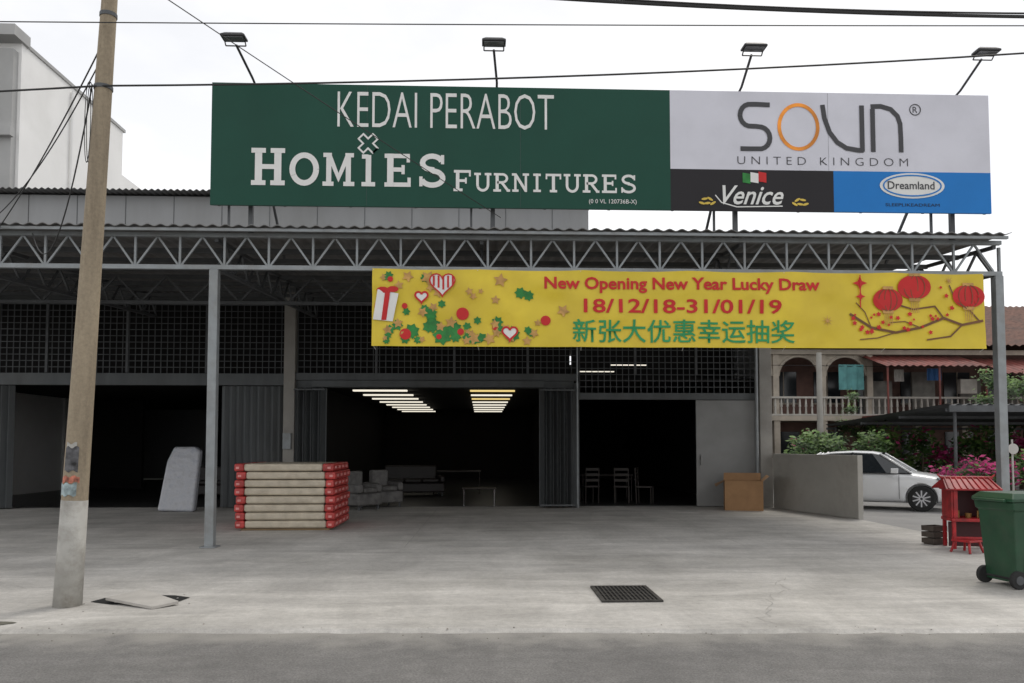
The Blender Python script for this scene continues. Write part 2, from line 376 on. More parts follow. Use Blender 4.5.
for xr in (-12.4,-8.3,-4.25,0.0,4.27,8.53):
    b.bar((xr,CY+0.05,zb),(xr,FY,4.88),0.06); b.bar((xr,CY+0.05,zt_-0.06),(xr,FY,5.4),0.06)
    for i in range(9):
        y=CY+0.1+i*0.86; f=i*0.86/7.8
        b.bar((xr,y,zb+0.45*f),(xr,y+0.43,4.91+0.47*f),0.035); b.bar((xr,y+0.43,4.91+0.47*f),(xr,y+0.86,zb+0.45*(f+0.11)),0.035)
for i in range(1,8):
    y=CY+i*1.0; f=i/7.8
    b.box(-14,8.5,y-0.03,y+0.03,4.9+0.46*f-0.06,4.9+0.46*f+0.02)
for yy in (16.6,):
    b.box(-14,8.5,yy-0.03,yy+0.03,4.5,4.57); x=-14
    while x<8.3:
        b.bar((x,yy,4.55),(x+0.5,yy,5.08),0.035); b.bar((x+0.5,yy,5.08),(x+1.0,yy,4.55),0.035); x+=1.0
b.make("rafters_and_purlins",galv_d,can)
b=B(); corr(b,-14.2,8.6,CY-0.3,FY-0.05,5.035,5.5,p=0.2,a=0.018); b.make("roof_sheet",roofm,can)
b=B(); b.box(-14.1,8.57,CY-0.26,CY-0.21,4.955,5.0); b.tube((8.65,CY+0.12,0.1),(8.65,CY+0.12,4.9),0.03)
b.make("eave_strip",galv,can)

# ------------------------------------------------------------ big signboard
sg=grp("shop_signboard",(2,12.65,5.4))
def fx(x): return x-0.03
def sz(z): return 5.385+(z-5.37)*1.97/1.96
SY=12.60
def smat(n,c,**k): return mat(n,c,rough=0.55,var=0.05,scale=1.2,dirt=tuple(q*0.78 for q in c),dirt_amt=0.4,dirt_scale=1.0,bump=0.08,bscale=1.5,spec=.3,**k)
green=smat("sign_green_mat",(0.006,0.062,0.040)); white=smat("sign_white_mat",(0.66,0.66,0.725)); black=smat("sign_black_mat",(0.018,0.016,0.019)); blue=smat("sign_blue_mat",(0.012,0.19,0.56))
wtext=mat("sign_lettering_mat",(0.74,0.74,0.72),0.6,var=0.04); dtext=mat("sign_dark_text_mat",(0.05,0.05,0.055),0.6,var=0.05)
orange=mat("sign_orange_mat",(0.80,0.28,0.03),0.6,var=0.5,scale=1.5); gold=mat("sign_gold_mat",(0.7,0.5,0.08),0.6)
red=mat("print_red_mat",(0.54,0.012,0.012),0.6,var=0.08); leafg=mat("print_green_mat",(0.02,0.20,0.035),0.6,var=0.3,scale=9)
x0,xm,xb,x1=fx(-4.25),fx(3.075),fx(5.75),fx(8.37); z0,z1,zs=5.385,7.355,sz(6.04)
bx("panel_green",green,sg,x0,xm,SY,SY+0.04,z0,z1)
bx("panel_white",white,sg,xm,x1,SY,SY+0.04,zs,z1)
bx("panel_black",black,sg,xm,xb,SY,SY+0.04,z0,zs)
bx("panel_blue",blue,sg,xb,x1,SY,SY+0.04,z0,zs)
b=B()
for z in (5.43,6.4,7.31): b.box(x0+0.03,x1-0.03,SY+0.045,SY+0.1,z-0.03,z+0.03)
x=x0+0.1
while x<x1: b.box(x-0.02,x+0.02,SY+0.1,SY+0.14,z0+0.02,z1-0.02); x+=1.04
for x in (-3.70,0.18,4.16,7.80):
    b.bar((x,CY+0.02,4.95),(x,CY+0.02,7.33),0.07); b.bar((x,CY+0.06,7.1),(x,CY+2.2,5.1),0.04)
    b.bar((x-0.35,CY+0.02,4.95),(x-0.35,CY+0.02,5.5),0.035)
b.make("frame",galv_d,sg)
T=SY-0.006
text("line_kedai","KEDAI PERABOT",fx(-2.27),fx(1.19),sz(6.64),sz(7.22),wtext,sg,T,offset=-0.010)
flat("name_letters",slab("HOMiES",fx(-3.62),fx(-0.52),sz(5.69),sz(6.22),first=1.12,bold=1.16),wtext,sg,T)
flat("name_letters_small",slab("FURNITURES",fx(-0.43),fx(2.53),sz(5.63),sz(5.93),first=1.14,gap=0.08,bold=1.0),wtext,sg,T)
cx,cz=fx(-1.78),sz(6.38)
def rot(p,a): c,s_=math.cos(a),math.sin(a); return (cx+p[0]*c-p[1]*s_,cz+p[0]*s_+p[1]*c)
w,l=0.055,0.16
out=[(-w,-l),(w,-l),(w,-w),(l,-w),(l,w),(w,w),(w,l),(-w,l),(-w,w),(-l,w),(-l,-w),(-w,-w),(-w,-l),(w,-l)]
flat("cross_mark",stroke([rot(p,math.pi/4) for p in out],0.028),wtext,sg,T)
text("registration","(0 0 VL 120736B-X)",fx(1.75),fx(2.52),sz(5.44),sz(5.53),wtext,sg,T)
bx0,bx1,bz0,bz1=fx(4.20),fx(6.97),sz(6.36),sz(7.15); W=bx1-bx0; H=bz1-bz0; sw=0.078
def M(u,v_): return (bx0+u*W,bz0+v_*H)
S1=[M(0.0+px*0.2,pz) for px,pz in [(.93,.95),(.5,.96)]+arc(.34,.73,.3,.23,100,260,8)+[(.5,.5)]+arc(.62,.26,.3,.23,80,-80,8)+[(.4,.03),(.04,.03)]]
pl=stroke(S1,sw)
pl+=stroke([M(.50,.97),M(.512,.68),M(.54,.4),M(.585,.19),M(.64,.07),M(.71,.03),M(.742,.03)],sw); pl+=stroke([M(.735,.0),M(.735,.97)],sw)
pl+=stroke([M(.80,.0),M(.80,.9)],sw); pl+=stroke([M(.79,.95),M(.85,.96),M(.91,.9),M(.95,.76),M(.965,.6),M(.968,.3),M(.968,0)],sw)
flat("brand_letters",pl,dtext,sg,T)
flat("brand_ring",stroke([M(.24+.115+.115*math.cos(a),.5+.46*math.sin(a)) for a in [k*math.pi/18 for k in range(-6,37-6)]],sw*.75),orange,sg,T)
text("brand_subtitle","UNITED KINGDOM",fx(4.17),fx(6.99),sz(6.13),sz(6.26),dtext,sg,T,offset=-0.014,spacing=1.6)
text("reg_mark","R",fx(7.09),fx(7.17),sz(7.02),sz(7.12),dtext,sg,T); flat("reg_circle",stroke(arc(fx(7.13),sz(7.07),.09,.09,0,360,18),0.015),dtext,sg,T)
text("sub_brand_script","Venice",fx(3.92),fx(4.92),sz(5.47),sz(5.78),wtext,sg,T,shear=0.4,offset=0.012)
flat("script_swash",stroke([(fx(3.80),sz(5.62)),(fx(3.9),sz(5.5)),(fx(4.15),sz(5.43)),(fx(4.9),sz(5.45))],0.018),wtext,sg,T)
for k,(c) in enumerate((leafg,wtext,red)):
    xx=fx(4.25)+k*0.13; flat("mini_flag_band",[[(xx,sz(5.83)+.01*k),(xx+0.13,sz(5.81)+.01*k),(xx+0.13,sz(5.97)+.01*k),(xx,sz(5.99)+.01*k)]],c,sg,T)
pl=[]
for s_,xc in ((-1,3.76),(1,5.1)):
    for k in range(5):
        e_=ell(0,0,0.055,0.02,8); an=s_*(0.9-0.35*k)*(1 if k%2 else -0.6)
        pl.append([(fx(xc)+s_*k*0.045+p*math.cos(an)-q*math.sin(an),sz(5.52)+0.035*((k%2)*2-1)+p*math.sin(an)+q*math.cos(an)) for p,q in e_])
flat("leaf_ornament",pl,gold,sg,T)
flat("logo_oval",[ell(fx(7.05),sz(5.81),0.54,0.21,36)],wtext,sg,T)
flat("logo_oval_ring",stroke(ell(fx(7.05),sz(5.81),0.48,0.17,36)+[ell(fx(7.05),sz(5.81),0.48,0.17,36)[0]],0.022),blue,sg,T-0.006)
text("logo_text","Dreamland",fx(6.64),fx(7.42),sz(5.75),sz(5.88),dtext,sg,T-0.007,offset=0.01)
text("logo_tagline","SLEEPLIKEADREAM",fx(6.60),fx(7.5),sz(5.47),sz(5.52),black,sg,T)
b=B()
for xx in (x0+2.45,x0+4.9,xm+2.6): b.box(xx-.0015,xx+.0015,SY-.002,SY,z0+(0.67 if xx>xm else .01),z1-.01)
b.make("vinyl_seams",galv_d,sg)

# ------------------------------------------------------------ floodlights
head=mat("floodlight_mat",(0.04,0.04,0.042),0.5,metal=0.3,var=0.1); glassm=mat("lamp_glass_mat",(0.12,0.125,0.13),0.2,var=0.05)
for k,x in enumerate((-3.70,0.18,4.16,7.80)):
    f=grp("floodlight",(x,11.75,7.6))
    b=B(); b.path([(x+.06,CY+0.0,6.9),(x+.06,CY+0.0,7.37),(x+.06,SY-.02,7.42),(x,11.92,7.62)],0.02)
    b.path([(x-0.15,11.8,7.68),(x-0.15,11.9,7.60),(x+0.15,11.9,7.60),(x+0.15,11.8,7.68)],0.01); b.make("arm",head,f)
    b=B()
    V0=[(-.18,-.10),(.18,-.10),(.18,.10),(-.18,.10)]
    b.v=[(x+a*0.7,11.82+c*0.6,7.74) for a,c in V0]+[(x+a,11.8+c,7.69) for a,c in V0]+[(x+a,11.8+c,7.66) for a,c in V0]
    b.f=[(0,1,2,3)]+[(i,(i+1)%4,4+(i+1)%4,4+i) for i in range(4)]+[(4+i,4+(i+1)%4,8+(i+1)%4,8+i) for i in range(4)]+[(8,9,10,11)]
    b.make("housing",head,f,bevel=0.008)
    bx("lens",glassm,f,x-.15,x+.15,11.72,11.88,7.647,7.657)

# ------------------------------------------------------------ yellow banner
bn=grp("promotional_banner",(3.2,12.6,3.8))
bx0,bx1,bz0,bz1=-1.73,8.19,3.16,4.40; BY=12.62
def wave(x,z):
    return 0.03*noise.noise(Vector((x*1.6,z*0.6,0)))+0.024*noise.noise(Vector((x*1.1+z*2.4,z*0.8,4)))+0.014*noise.noise(Vector((x*2.5-z*3,z*1.5,9)))-0.003*math.sin(z*14+x*0.3)
yel=mat("banner_yellow_mat",(0.70,0.53,0.028),0.45,var=0.12,scale=0.9,dirt=(0.55,0.38,0.02),dirt_amt=0.6,dirt_scale=0.7)
b=B(); nx,nz=240,30
for i in range(nx+1):
    for jn in range(nz+1):
        x=bx0+(bx1-bx0)*i/nx; sag=0.02*math.sin(math.pi*((x-bx0)%1.68)/1.68)
        z=bz0+(bz1-bz0)*jn/nz - (sag*(jn/nz)); b.v.append((x,BY+wave(x,z),z))
for i in range(nx):
    for jn in range(nz):
        a=i*(nz+1)+jn; b.f.append((a,a+nz+1,a+nz+2,a+1))
b.make("banner_cloth",yel,bn,smooth=True)
b=B()
for k in range(7):
    x=bx0+0.02+k*1.648; b.tube((x,BY-0.005,bz1-0.02),(x,CY-0.02,zb-0.02),0.006); b.tube((x,BY-0.005,bz0+0.02),(x+0.02,CY,bz0-0.03),0.004)
b.make("tie_ropes",wtext,bn)
Q=BY-0.014
text("promo_line_1","New Opening New Year Lucky Draw",1.0,5.46,4.03,4.29,red,bn,Q,offset=0.026,fn=wave)
text("promo_line_2","18/12/18-31/01/19",1.63,4.83,3.71,3.94,red,bn,Q,offset=0.018,fn=wave)
tg=mat("print_teal_mat",(0.02,0.27,0.09),0.6)
text("promo_line_3","新张大优惠幸运抽奖",1.45,5.04,3.23,3.61,tg,bn,Q,offset=0.010,fn=wave)
cookie=mat("print_cookie_mat",(0.50,0.28,0.08),0.6,var=0.3,scale=8); brown=mat("print_brown_mat",(0.16,0.07,0.025),0.6); pink=mat("print_pink_mat",(0.7,0.30,0.28),0.6)
L1=[];L2=[];L3=[]
random.seed(3)
for k in range(80):
    u=random.random()**1.4; x=-1.55+u*2.5; z=3.23+random.random()*(1.05 if u<0.35 else 0.35)+(0.55 if random.random()<0.25 and u<0.8 else 0)
    if z>4.3: z=4.25
    r=random.uniform(0.035,0.085)
    q=random.random()
    if x<-1.35 and 3.5<z<4.2: continue
    if q<0.5: L1.append(star(x,z,r*1.3,random.choice((5,6,7)),0.65,random.uniform(0,90)))
    elif q<0.65: L2.append(ell(x,z,r*.7,r*.7,14))
    else: L3.append(star(x,z,r*1.3,5,0.5,random.uniform(0,72)))
for (x,z,r) in ((-0.62,3.33,.16),(-0.78,3.5,.14),(-0.45,3.45,.14),(0.62,4.02,.1),(0.75,3.98,.09),(-1.1,3.4,.13),(-0.9,3.75,.08),(.5,3.35,.12),(-.2,3.3,.11)): L1.append(star(x,z,r,7,0.7,20))
L2.append(ell(-0.3,3.68,.1,.1,18)); L2.append(ell(1.02,3.58,.08,.08,16)); L2.append(ell(-1.2,3.35,.09,.09,16))
flat("leaf_print",L1,leafg,bn,Q,wave); flat("cookie_print",L3+[star(0.3,4.22,.12,5,.5,80),star(1.3,3.74,.11,5,.5,60),star(-.85,4.25,.12,5,.5,60)],cookie,bn,Q-0.004,wave); flat("bauble_print",L2,red,bn,Q-0.005,wave)
flat("gift_print",[[(-1.71,3.58),(-1.40,3.55),(-1.31,3.99),(-1.64,4.06)]],wtext,bn,Q-0.006,wave)
flat("gift_ribbon_print",[[(-1.58,3.57),(-1.5,3.57),(-1.44,4.02),(-1.52,4.03)],[(-1.69,3.77),(-1.37,3.71),(-1.35,3.79),(-1.68,3.85)],ell(-1.56,4.05,.1,.05,10),ell(-1.4,4.06,.09,.05,10)],red,bn,Q-0.009,wave)
hx,hz=-0.62,4.16
def heart(cx,cz,s): return [(cx+s*16*math.sin(t_)**3/16,cz+s*(13*math.cos(t_)-5*math.cos(2*t_)-2*math.cos(3*t_)-math.cos(4*t_))/16) for t_ in [k*2*math.pi/28 for k in range(28)]]
flat("heart_print",[heart(hx,hz,.2),heart(-.95,3.95,.1),heart(0.45,3.38,.12)],wtext,bn,Q-0.012,wave)
flat("heart_stripes",[rect(hx-0.15+k*0.075,hx-0.12+k*0.075,hz-0.1+abs(k-2)*0.03,hz+0.12) for k in range(5)]+stroke(heart(hx,hz,.2)+[heart(hx,hz,.2)[0]],0.02)+stroke(heart(-.95,3.95,.1),.03)+stroke(heart(0.45,3.38,.12),0.03),red,bn,Q-0.018,wave)
LN=[];RB=[];TS=[]
for (x,z,rx,rz) in ((6.58,3.95,.25,.19),(7.02,4.16,.27,.20),(7.92,4.02,.27,.19)):
    LN.append(ell(x,z,rx,rz,28))
    for k in (-0.62,-0.22,0.22,0.62): RB+=stroke([(x+rx*k*math.cos(a),z+rz*math.sin(a)*0.97) for a in [(-80+20*q)*math.pi/180 for q in range(9)]],0.012)
    TS+= [rect(x-0.09,x+0.09,z+rz-0.02,min(z+rz+0.03,4.385)),rect(x-0.09,x+0.09,z-rz-0.03,z-rz+0.02)]
    for k in range(5): TS.append(rect(x-0.06+k*0.03,x-0.05+k*0.03,z-rz-0.22,z-rz-0.03))
flat("lantern_print",LN,red,bn,Q-0.004,wave); flat("lantern_ribs",RB,brown,bn,Q-0.010,wave); flat("lantern_tassels",TS,cookie,bn,Q-0.010,wave)
BR=[]
for P,w in (([(8.15,3.62),(7.8,3.55),(7.5,3.66),(7.1,3.5),(6.7,3.42),(6.3,3.5),(5.95,3.72)],.04),([(7.5,3.66),(7.35,3.85),(7.0,3.8),(6.8,3.86)],.026),([(7.8,3.55),(7.6,3.36),(7.2,3.3)],.026),([(6.7,3.42),(6.4,3.33),(6.1,3.3)],.018),([(8.1,3.6),(7.95,3.78),(7.7,3.95),(7.6,4.2)],.024),([(6.3,3.5),(6.2,3.75),(6.05,3.9)],.016),([(7.1,3.5),(6.85,3.6),(6.6,3.58)],.016)):
    BR+=stroke(P,w)
flat("branch_print",BR,brown,bn,Q-0.002,wave)
BL=[]
random.seed(5)
for k in range(36):
    x=random.uniform(5.95,8.12); z=3.42+0.3*random.random()+(0.5*random.random() if x>7.4 else 0)
    BL.append(star(x,z,random.uniform(.022,.048),5,.6,random.uniform(0,90)))
BL+= [star(6.12,4.22,.12,4,.4,0),star(6.12,4.0,.08,4,.4,0),rect(6.11,6.13,3.82,4.35)]
flat("blossom_print",BL,red,bn,Q-0.014,wave)
flat("gold_splash_print",[star(5.57,3.6,.1,8,.2,0),star(7.6,4.27,.08,8,.2,0)],cookie,bn,Q-0.003,wave)

# ------------------------------------------------------------ utility pole & wires
pole=grp("utility_pole",(-4.12,8.22,0))
pm=mat("pole_concrete_mat",(0.33,0.27,0.19),0.85,var=0.12,scale=2.5,dirt=(0.17,0.135,0.095),dirt_amt=0.8,dirt_scale=1.6,stretch=(3,3,0.35),bump=0.25)
speckle(pm,30,.85,1.12)
pm2=mat("pole_base_paint_mat",(0.42,0.41,0.38),0.85,var=0.15,scale=4,dirt=(0.22,0.2,0.17),dirt_amt=0.7,dirt_scale=5,bump=0.25)
base=Vector((-4.12,8.22,0)); top=Vector((-3.77,8.25,8.6))
def pp(z): return base+(top-base)*(z/8.6)
def pr(z): return 0.130-0.075*z/8.6
b=B(); zz=[1.05+k*(8.6-1.05)/10 for k in range(11)]
for a,c in zip(zz[:-1],zz[1:]): b.tube(pp(a),pp(c),pr(a),pr(c),n=20,cap=False)
b.tube(pp(8.6),pp(8.61),pr(8.6),pr(8.6)*0.6,n=20)
b.make("shaft",pm,pole,smooth=True)
b=B(); b.tube(pp(-0.05),pp(1.05),pr(0)+0.003,pr(1.05)+0.002,n=20); b.make("painted_base",pm2,pole,smooth=True)
poster=mat("poster_mat",(0.07,0.07,0.075),0.6,var=0.9,scale=14); poster2=mat("poster_red_mat",(0.42,0.14,0.09),0.6,var=0.7,scale=18); poster3=mat("poster_blue_mat",(0.28,0.35,0.36),0.6,var=0.5,scale=16)
for nm,za,zb_,m_,a0,a1 in (("poster",1.34,1.58,poster,235,300),("poster_torn",1.58,1.62,pm2,240,290),("poster_red",1.23,1.29,poster2,225,310),("poster_blue",1.10,1.22,poster3,215,300)):
    b=B(); n=8
    for k in range(n):
        A=math.radians(a0+(a1-a0)*k/n); C=math.radians(a0+(a1-a0)*(k+1)/n); P=[]
        for (an,z) in ((A,za),(C,za),(C,zb_),(A,zb_)):
            c=pp(z); r_=pr(z)+0.006; P.append((c.x+r_*math.cos(an),c.y+r_*math.sin(an),z+.012*math.sin(an*9+z*20)))
        b.quad(*P)
    b.make(nm,m_,pole)
b=B()
for z in (5.28,6.05,6.3,7.4):
    c=pp(z); b.tube(c-Vector((0,0,0.02)),c+Vector((0,0,0.02)),pr(z)+0.008,n=16)
b.box(-4.3,-3.4,8.1,8.16,7.8,7.88)
b.make("bands_and_crossarm",galv_d,pole)
wm=mat("cable_mat",(0.02,0.02,0.02),0.6,var=0.1)
wires=grp("power_line",(0,8.2,5.5))
b=B()
def wire(p,q,sag,r,n=24):
    p=Vector(p);q=Vector(q); P=[]
    for i in range(n+1):
        f=i/n; v_=p.lerp(q,f); v_.z-=sag*4*f*(1-f); P.append(v_)
    b.path(P,r,n=6)
wire((-3.9,8.16,5.27),(14,8.2,6.72),0.25,0.010)
wire((-3.9,8.16,5.27),(-16,8.2,4.75),0.1,0.010)
wire((-16,8.1,5.80),(16,8.1,6.32),0.1,0.006,40)
wire((-3.85,8.1,6.55),(15,8.1,6.62),0.42,0.018,40); wire((-3.85,8.1,6.65),(15,8.1,6.85),0.55,0.010,40)
wire((-3.6,8.12,6.42),(0.3,12.5,5.2),0.02,0.006)
wire((-3.9,8.2,5.75),(-9.5,15,4.9),0.25,0.008); wire((-3.9,8.2,5.6),(-8,12.7,4.95),0.35,0.007)
wire((-4.0,8.2,5.3),(-7.0,12.6,4.9),0.9,0.008)
b.make("cables",wm,wires)
b=B()
for k in range(2):
    P=[pp(4.9)+Vector((-0.11+0.02*k+0.03*math.sin(a),-0.05,0.42*math.cos(a))) for a in [i*math.pi/10 for i in range(21)]]
    b.path(P,0.004,n=5)
b.make("cable_coil",wm,pole)

# ------------------------------------------------------------ mattress stack
ms=grp("mattress_stack",(-3.7,16,0))
cream=mat("mattress_cream_mat",(0.52,0.46,0.36),0.4,var=0.14,scale=5,dirt=(0.38,0.32,0.24),dirt_amt=0.6,dirt_scale=6,bump=0.6,bscale=9)
mred=mat("mattress_red_mat",(0.46,0.05,0.045),0.4,var=0.35,scale=8,bump=0.5,bscale=9)
bc=B(); brd=B(); lab=B(); h=0.152
random.seed(11)
for k in range(8):
    z=0.04+k*h; dx=random.uniform(-.03,.03); dy=random.uniform(-.03,.03)
    e=random.uniform(-.03,.03)
    bc.box(-4.42+dx,-2.93+dx+e,15.2+dy,16.9+dy,z+0.006,z+h-0.006)
    brd.box(-4.60+dx,-4.42+dx,15.19+dy,16.91+dy,z+.002,z+h-0.004); brd.box(-2.93+dx+e,-2.75+dx,15.19+dy,16.91+dy,z+.002,z+h-0.004)
    for q in range(4):
        y=15.35+q*0.4+dy; lab.box(-2.752+dx,-2.746+dx,y,y+0.2,z+0.05,z+0.1)
    lab.box(-4.56+dx,-4.5+dx,15.183+dy,15.19+dy,z+0.05,z+0.09); lab.box(-2.86+dx,-2.8+dx,15.183+dy,15.19+dy,z+0.05,z+0.09)
bc.make("mattresses",cream,ms,bevel=0.04,seg=3); brd.make("red_wrapping",mred,ms,bevel=0.035,seg=3); lab.make("labels",pink,ms)
bx("pallet",mat("pallet_wood_mat",(0.2,0.14,0.08),0.9),ms,-4.5,-2.85,15.25,16.85,0.0,0.04)
wmx=grp("wrapped_mattress",(-7.3,19.6,0))
wr=mat("plastic_wrap_mat",(0.46,0.47,0.50),0.18,var=0.2,scale=7,dirt=(0.24,0.26,0.31),dirt_amt=0.8,dirt_scale=7,bump=0.9,bscale=6,coat=.4)
b=B(); prof=[(-7.75,0.02),(-6.88,0.0),(-6.86,1.45),(-6.98,1.56),(-7.5,1.56),(-7.64,1.2)]
nP=len(prof)
b.v=[(x,19.5+z*0.22,z) for x,z in prof]+[(x,19.74+z*0.22,z) for x,z in prof]
b.f=[tuple(range(nP)),tuple(range(2*nP-1,nP-1,-1))]+[(i,(i+1)%nP,nP+(i+1)%nP,nP+i) for i in range(nP)]
b.make("mattress",wr,wmx,bevel=0.06,seg=4)

# ------------------------------------------------------------ furniture in the shop
def armchair(name,x,y,rz,m,w=0.85,d=0.8):
    g=grp(name,(x,y,0.0),rz)
    b=B(); b.box(-w/2,w/2,-d/2,d/2,0.12,0.42); b.box(-w/2,-w/2+0.16,-d/2,d/2,0.425,0.64); b.box(w/2-0.16,w/2,-d/2,d/2,0.425,0.64); b.box(-w/2+0.165,w/2-0.165,d/2-0.22,d/2,0.425,0.95); b.make("body",m,g,local=True,bevel=0.05,seg=3)
    b=B(); n=max(1,round((w-0.3)/0.6)); cw=(w-0.34)/n
    for k in range(n): b.box(-w/2+0.17+k*cw,-w/2+0.17+(k+1)*cw-0.01,-d/2-0.02,d/2-0.23,0.425,0.55)
    b.make("cushion",m,g,local=True,bevel=0.05,seg=3)
    b=B()
    for sx_ in (-1,1):
        for sy_ in (-1,1): b.tube((sx_*(w/2-0.08),sy_*(d/2-0.08),0),(sx_*(w/2-0.08),sy_*(d/2-0.08),0.12),0.025)
    b.make("legs",galv_d,g,local=True)
sofam=mat("sofa_fabric_mat",(0.14,0.135,0.13),0.7,var=0.4,scale=6,bump=0.4,bscale=12); sofad=mat("sofa_leather_mat",(0.02,0.016,0.015),0.5,var=0.2)
armchair("armchair",-3.0,20.1,0.9,sofam,.8,.75); armchair("armchair",-2.55,21.0,0.6,sofam,.8,.75)
armchair("sofa",-2.2,25.5,0.2,sofad,2.0,0.9); armchair("sofa",-8.2,24.5,0.1,sofad,2.0,0.9)
chrome=mat("chrome_mat",(0.35,0.35,0.35),0.25,metal=1,var=0.05)
wood=mat("dark_wood_mat",(0.02,0.013,0.009),0.5,var=0.3,scale=6,stretch=(1,6,1))
def table(name,x,y,w,d,h,legm):
    g=grp(name,(x,y,0)); bx("top",wood,g,-w/2,w/2,-d/2,d/2,h-0.035,h,bevel=0.008,local=True)
    b=B()
    for sx_ in (-1,1):
        b.path([(sx_*(w/2-0.05),-d/2+0.05,h-0.03),(sx_*(w/2-0.05),-d/2+0.05,0.02),(sx_*(w/2-0.05),d/2-0.05,0.02),(sx_*(w/2-0.05),d/2-0.05,h-0.03)],0.018)
    b.make("legs",legm,g,local=True)
table("coffee_table",-0.05,21.3,0.9,0.55,0.48,chrome); table("dining_table",3.6,23.2,1.5,0.9,0.76,wood); table("dining_table",-0.8,26.5,1.6,0.9,0.76,wood)
def chair(x,y,rz,m):
    g=grp("dining_chair",(x,y,0),rz); b=B()
    for sx_ in (-1,1):
        b.tube((sx_*.19,-.19,0),(sx_*.19,-.19,.44),.018); b.tube((sx_*.19,.2,0),(sx_*.19,.24,.98),.018)
    for z in (.6,.75,.9): b.box(-.19,.19,.215,.24,z,z+.07)
    b.box(-.22,.22,-.22,.22,.44,.48); b.make("frame",m,g,local=True)
cw=mat("chair_wood_mat",(0.03,0.024,0.02),0.6)
for x,y,r_ in ((3.0,22.2,3.4),(3.9,22.1,2.9),(4.5,21.9,1.2)): chair(x,y,r_,cw)
# cardboard box
cb=grp("cardboard_box",(6.2,19.5,0))
card=mat("cardboard_mat",(0.36,0.205,0.10),0.85,var=0.12,scale=4,dirt=(0.24,0.14,0.07),dirt_amt=0.5,bump=.1,bscale=6)
b=B(); bxx=[(5.98,19.5),(6.85,19.25),(6.98,19.8),(6.12,20.05)]; HB=.72
ctr=(6.48,19.65)
for (a,c),(d_,e) in zip(bxx,bxx[1:]+bxx[:1]):
    b.quad((a,c,0),(d_,e,0),(d_,e,HB),(a,c,HB))
    a2_,c2_,d2_,e2_=[v_*.985+w_*.015 for v_,w_ in ((a,ctr[0]),(c,ctr[1]),(d_,ctr[0]),(e,ctr[1]))]
    b.quad((a2_,c2_,0.01),(d2_,e2_,.01),(d2_,e2_,HB),(a2_,c2_,HB))
b.quad(*[(x,y,0.006) for x,y in bxx])
b.quad((5.98,19.5,HB),(6.12,20.05,HB),(5.90,20.1,.62),(5.78,19.56,.58)); b.quad((6.12,20.05,HB),(6.98,19.8,HB),(7.02,19.9,.90),(6.16,20.15,.90))
b.quad((6.85,19.25,HB),(6.98,19.8,HB),(7.12,19.78,.86),(7.0,19.24,.84))
b.make("box_walls",card,cb)
# low wall
lw=grp("low_concrete_wall",(7.9,18.5,0))
ln=[(7.56,20.35),(8.20,17.05)]
def wallbox(b,p,q,th,z0,z1):
    d=Vector((q[0]-p[0],q[1]-p[1])).normalized(); n_=Vector((-d.y,d.x))*th/2
    P=[(p[0]+n_.x,p[1]+n_.y),(q[0]+n_.x,q[1]+n_.y),(q[0]-n_.x,q[1]-n_.y),(p[0]-n_.x,p[1]-n_.y)]
    i=len(b.v); b.v+=[(x,y,z0) for x,y in P]+[(x,y,z1) for x,y in P]
    b.f+=[tuple(i+k for k in q4) for q4 in ((3,2,1,0),(4,5,6,7),(0,1,5,4),(1,2,6,5),(2,3,7,6),(3,0,4,7))]
lwm=mat("wall_render_mat",(0.41,0.395,0.36),0.9,var=0.08,scale=1.5,dirt=(0.27,0.25,0.22),dirt_amt=0.5,dirt_scale=1.4,bump=0.2)
b=B(); wallbox(b,ln[0],ln[1],0.13,0,1.38); b.make("wall",lwm,lw,bevel=0.012)

# ------------------------------------------------------------ wheelie bin
bn2=grp("wheelie_bin",(6.14,9.0,0),math.radians(8))
bg=mat("bin_plastic_mat",(0.014,0.06,0.028),0.45,var=0.2,scale=4,dirt=(0.045,0.07,0.045),dirt_amt=0.5,dirt_scale=5)
b=B()
def ring(x0,x1,y0,y1,z): return [(x0,y0,z),(x1,y0,z),(x1,y1,z),(x0,y1,z)]
R=[ring(-.22,.26,-.22,.22,.06),ring(-.27,.33,-.27,.27,.86),ring(-.29,.36,-.29,.29,.87),ring(-.30,.37,-.30,.30,.96)]
for r_ in R: b.v+=r_
b.f=[(3,2,1,0)]+[(4*k+i,4*k+(i+1)%4,4*k+4+(i+1)%4,4*k+4+i) for k in range(3) for i in range(4)]+[(12,13,14,15)]
b.make("body",bg,bn2,local=True,bevel=0.02,seg=3)
b=B()
for k in (-.12,0.02,.16): b.quad((k-0.008,-.232,.12),(k+.008,-.232,.12),(k+.008,-.276,.84),(k-.008,-.276,.84))
b.make("ribs",bg,bn2,local=True)
b=B(); R=[ring(-.32,.40,-.31,.31,.965),ring(-.32,.40,-.31,.31,1.0),ring(-.26,.33,-.25,.25,1.06)]
for r_ in R: b.v+=r_
b.f=[(3,2,1,0)]+[(4*k+i,4*k+(i+1)%4,4*k+4+(i+1)%4,4*k+4+i) for k in range(2) for i in range(4)]+[(8,9,10,11)]
b.tube((-.36,-.24,.98),(-.36,.24,.98),.018); b.tube((-.30,-.2,.97),(-.37,-.2,.98),.02); b.tube((-.30,.2,.97),(-.37,.2,.98),.02)
b.make("lid",bg,bn2,local=True,bevel=0.015,seg=3)
rub=mat("rubber_mat",(0.02,0.02,0.02),0.85,var=0.15)
b=B(); b.tube((-.22,-.27,.1),(-.22,-.22,.1),.1,n=20); b.tube((-.22,.22,.1),(-.22,.27,.1),.1,n=20); b.tube((-.22,-.22,.1),(-.22,.22,.1),.015); b.make("wheels",rub,bn2,local=True,bevel=0.01)
b=B(); b.tube((-.22,-.275,.1),(-.22,-.269,.1),.05,n=16); b.make("hubs",galv_d,bn2,local=True)
b=B()
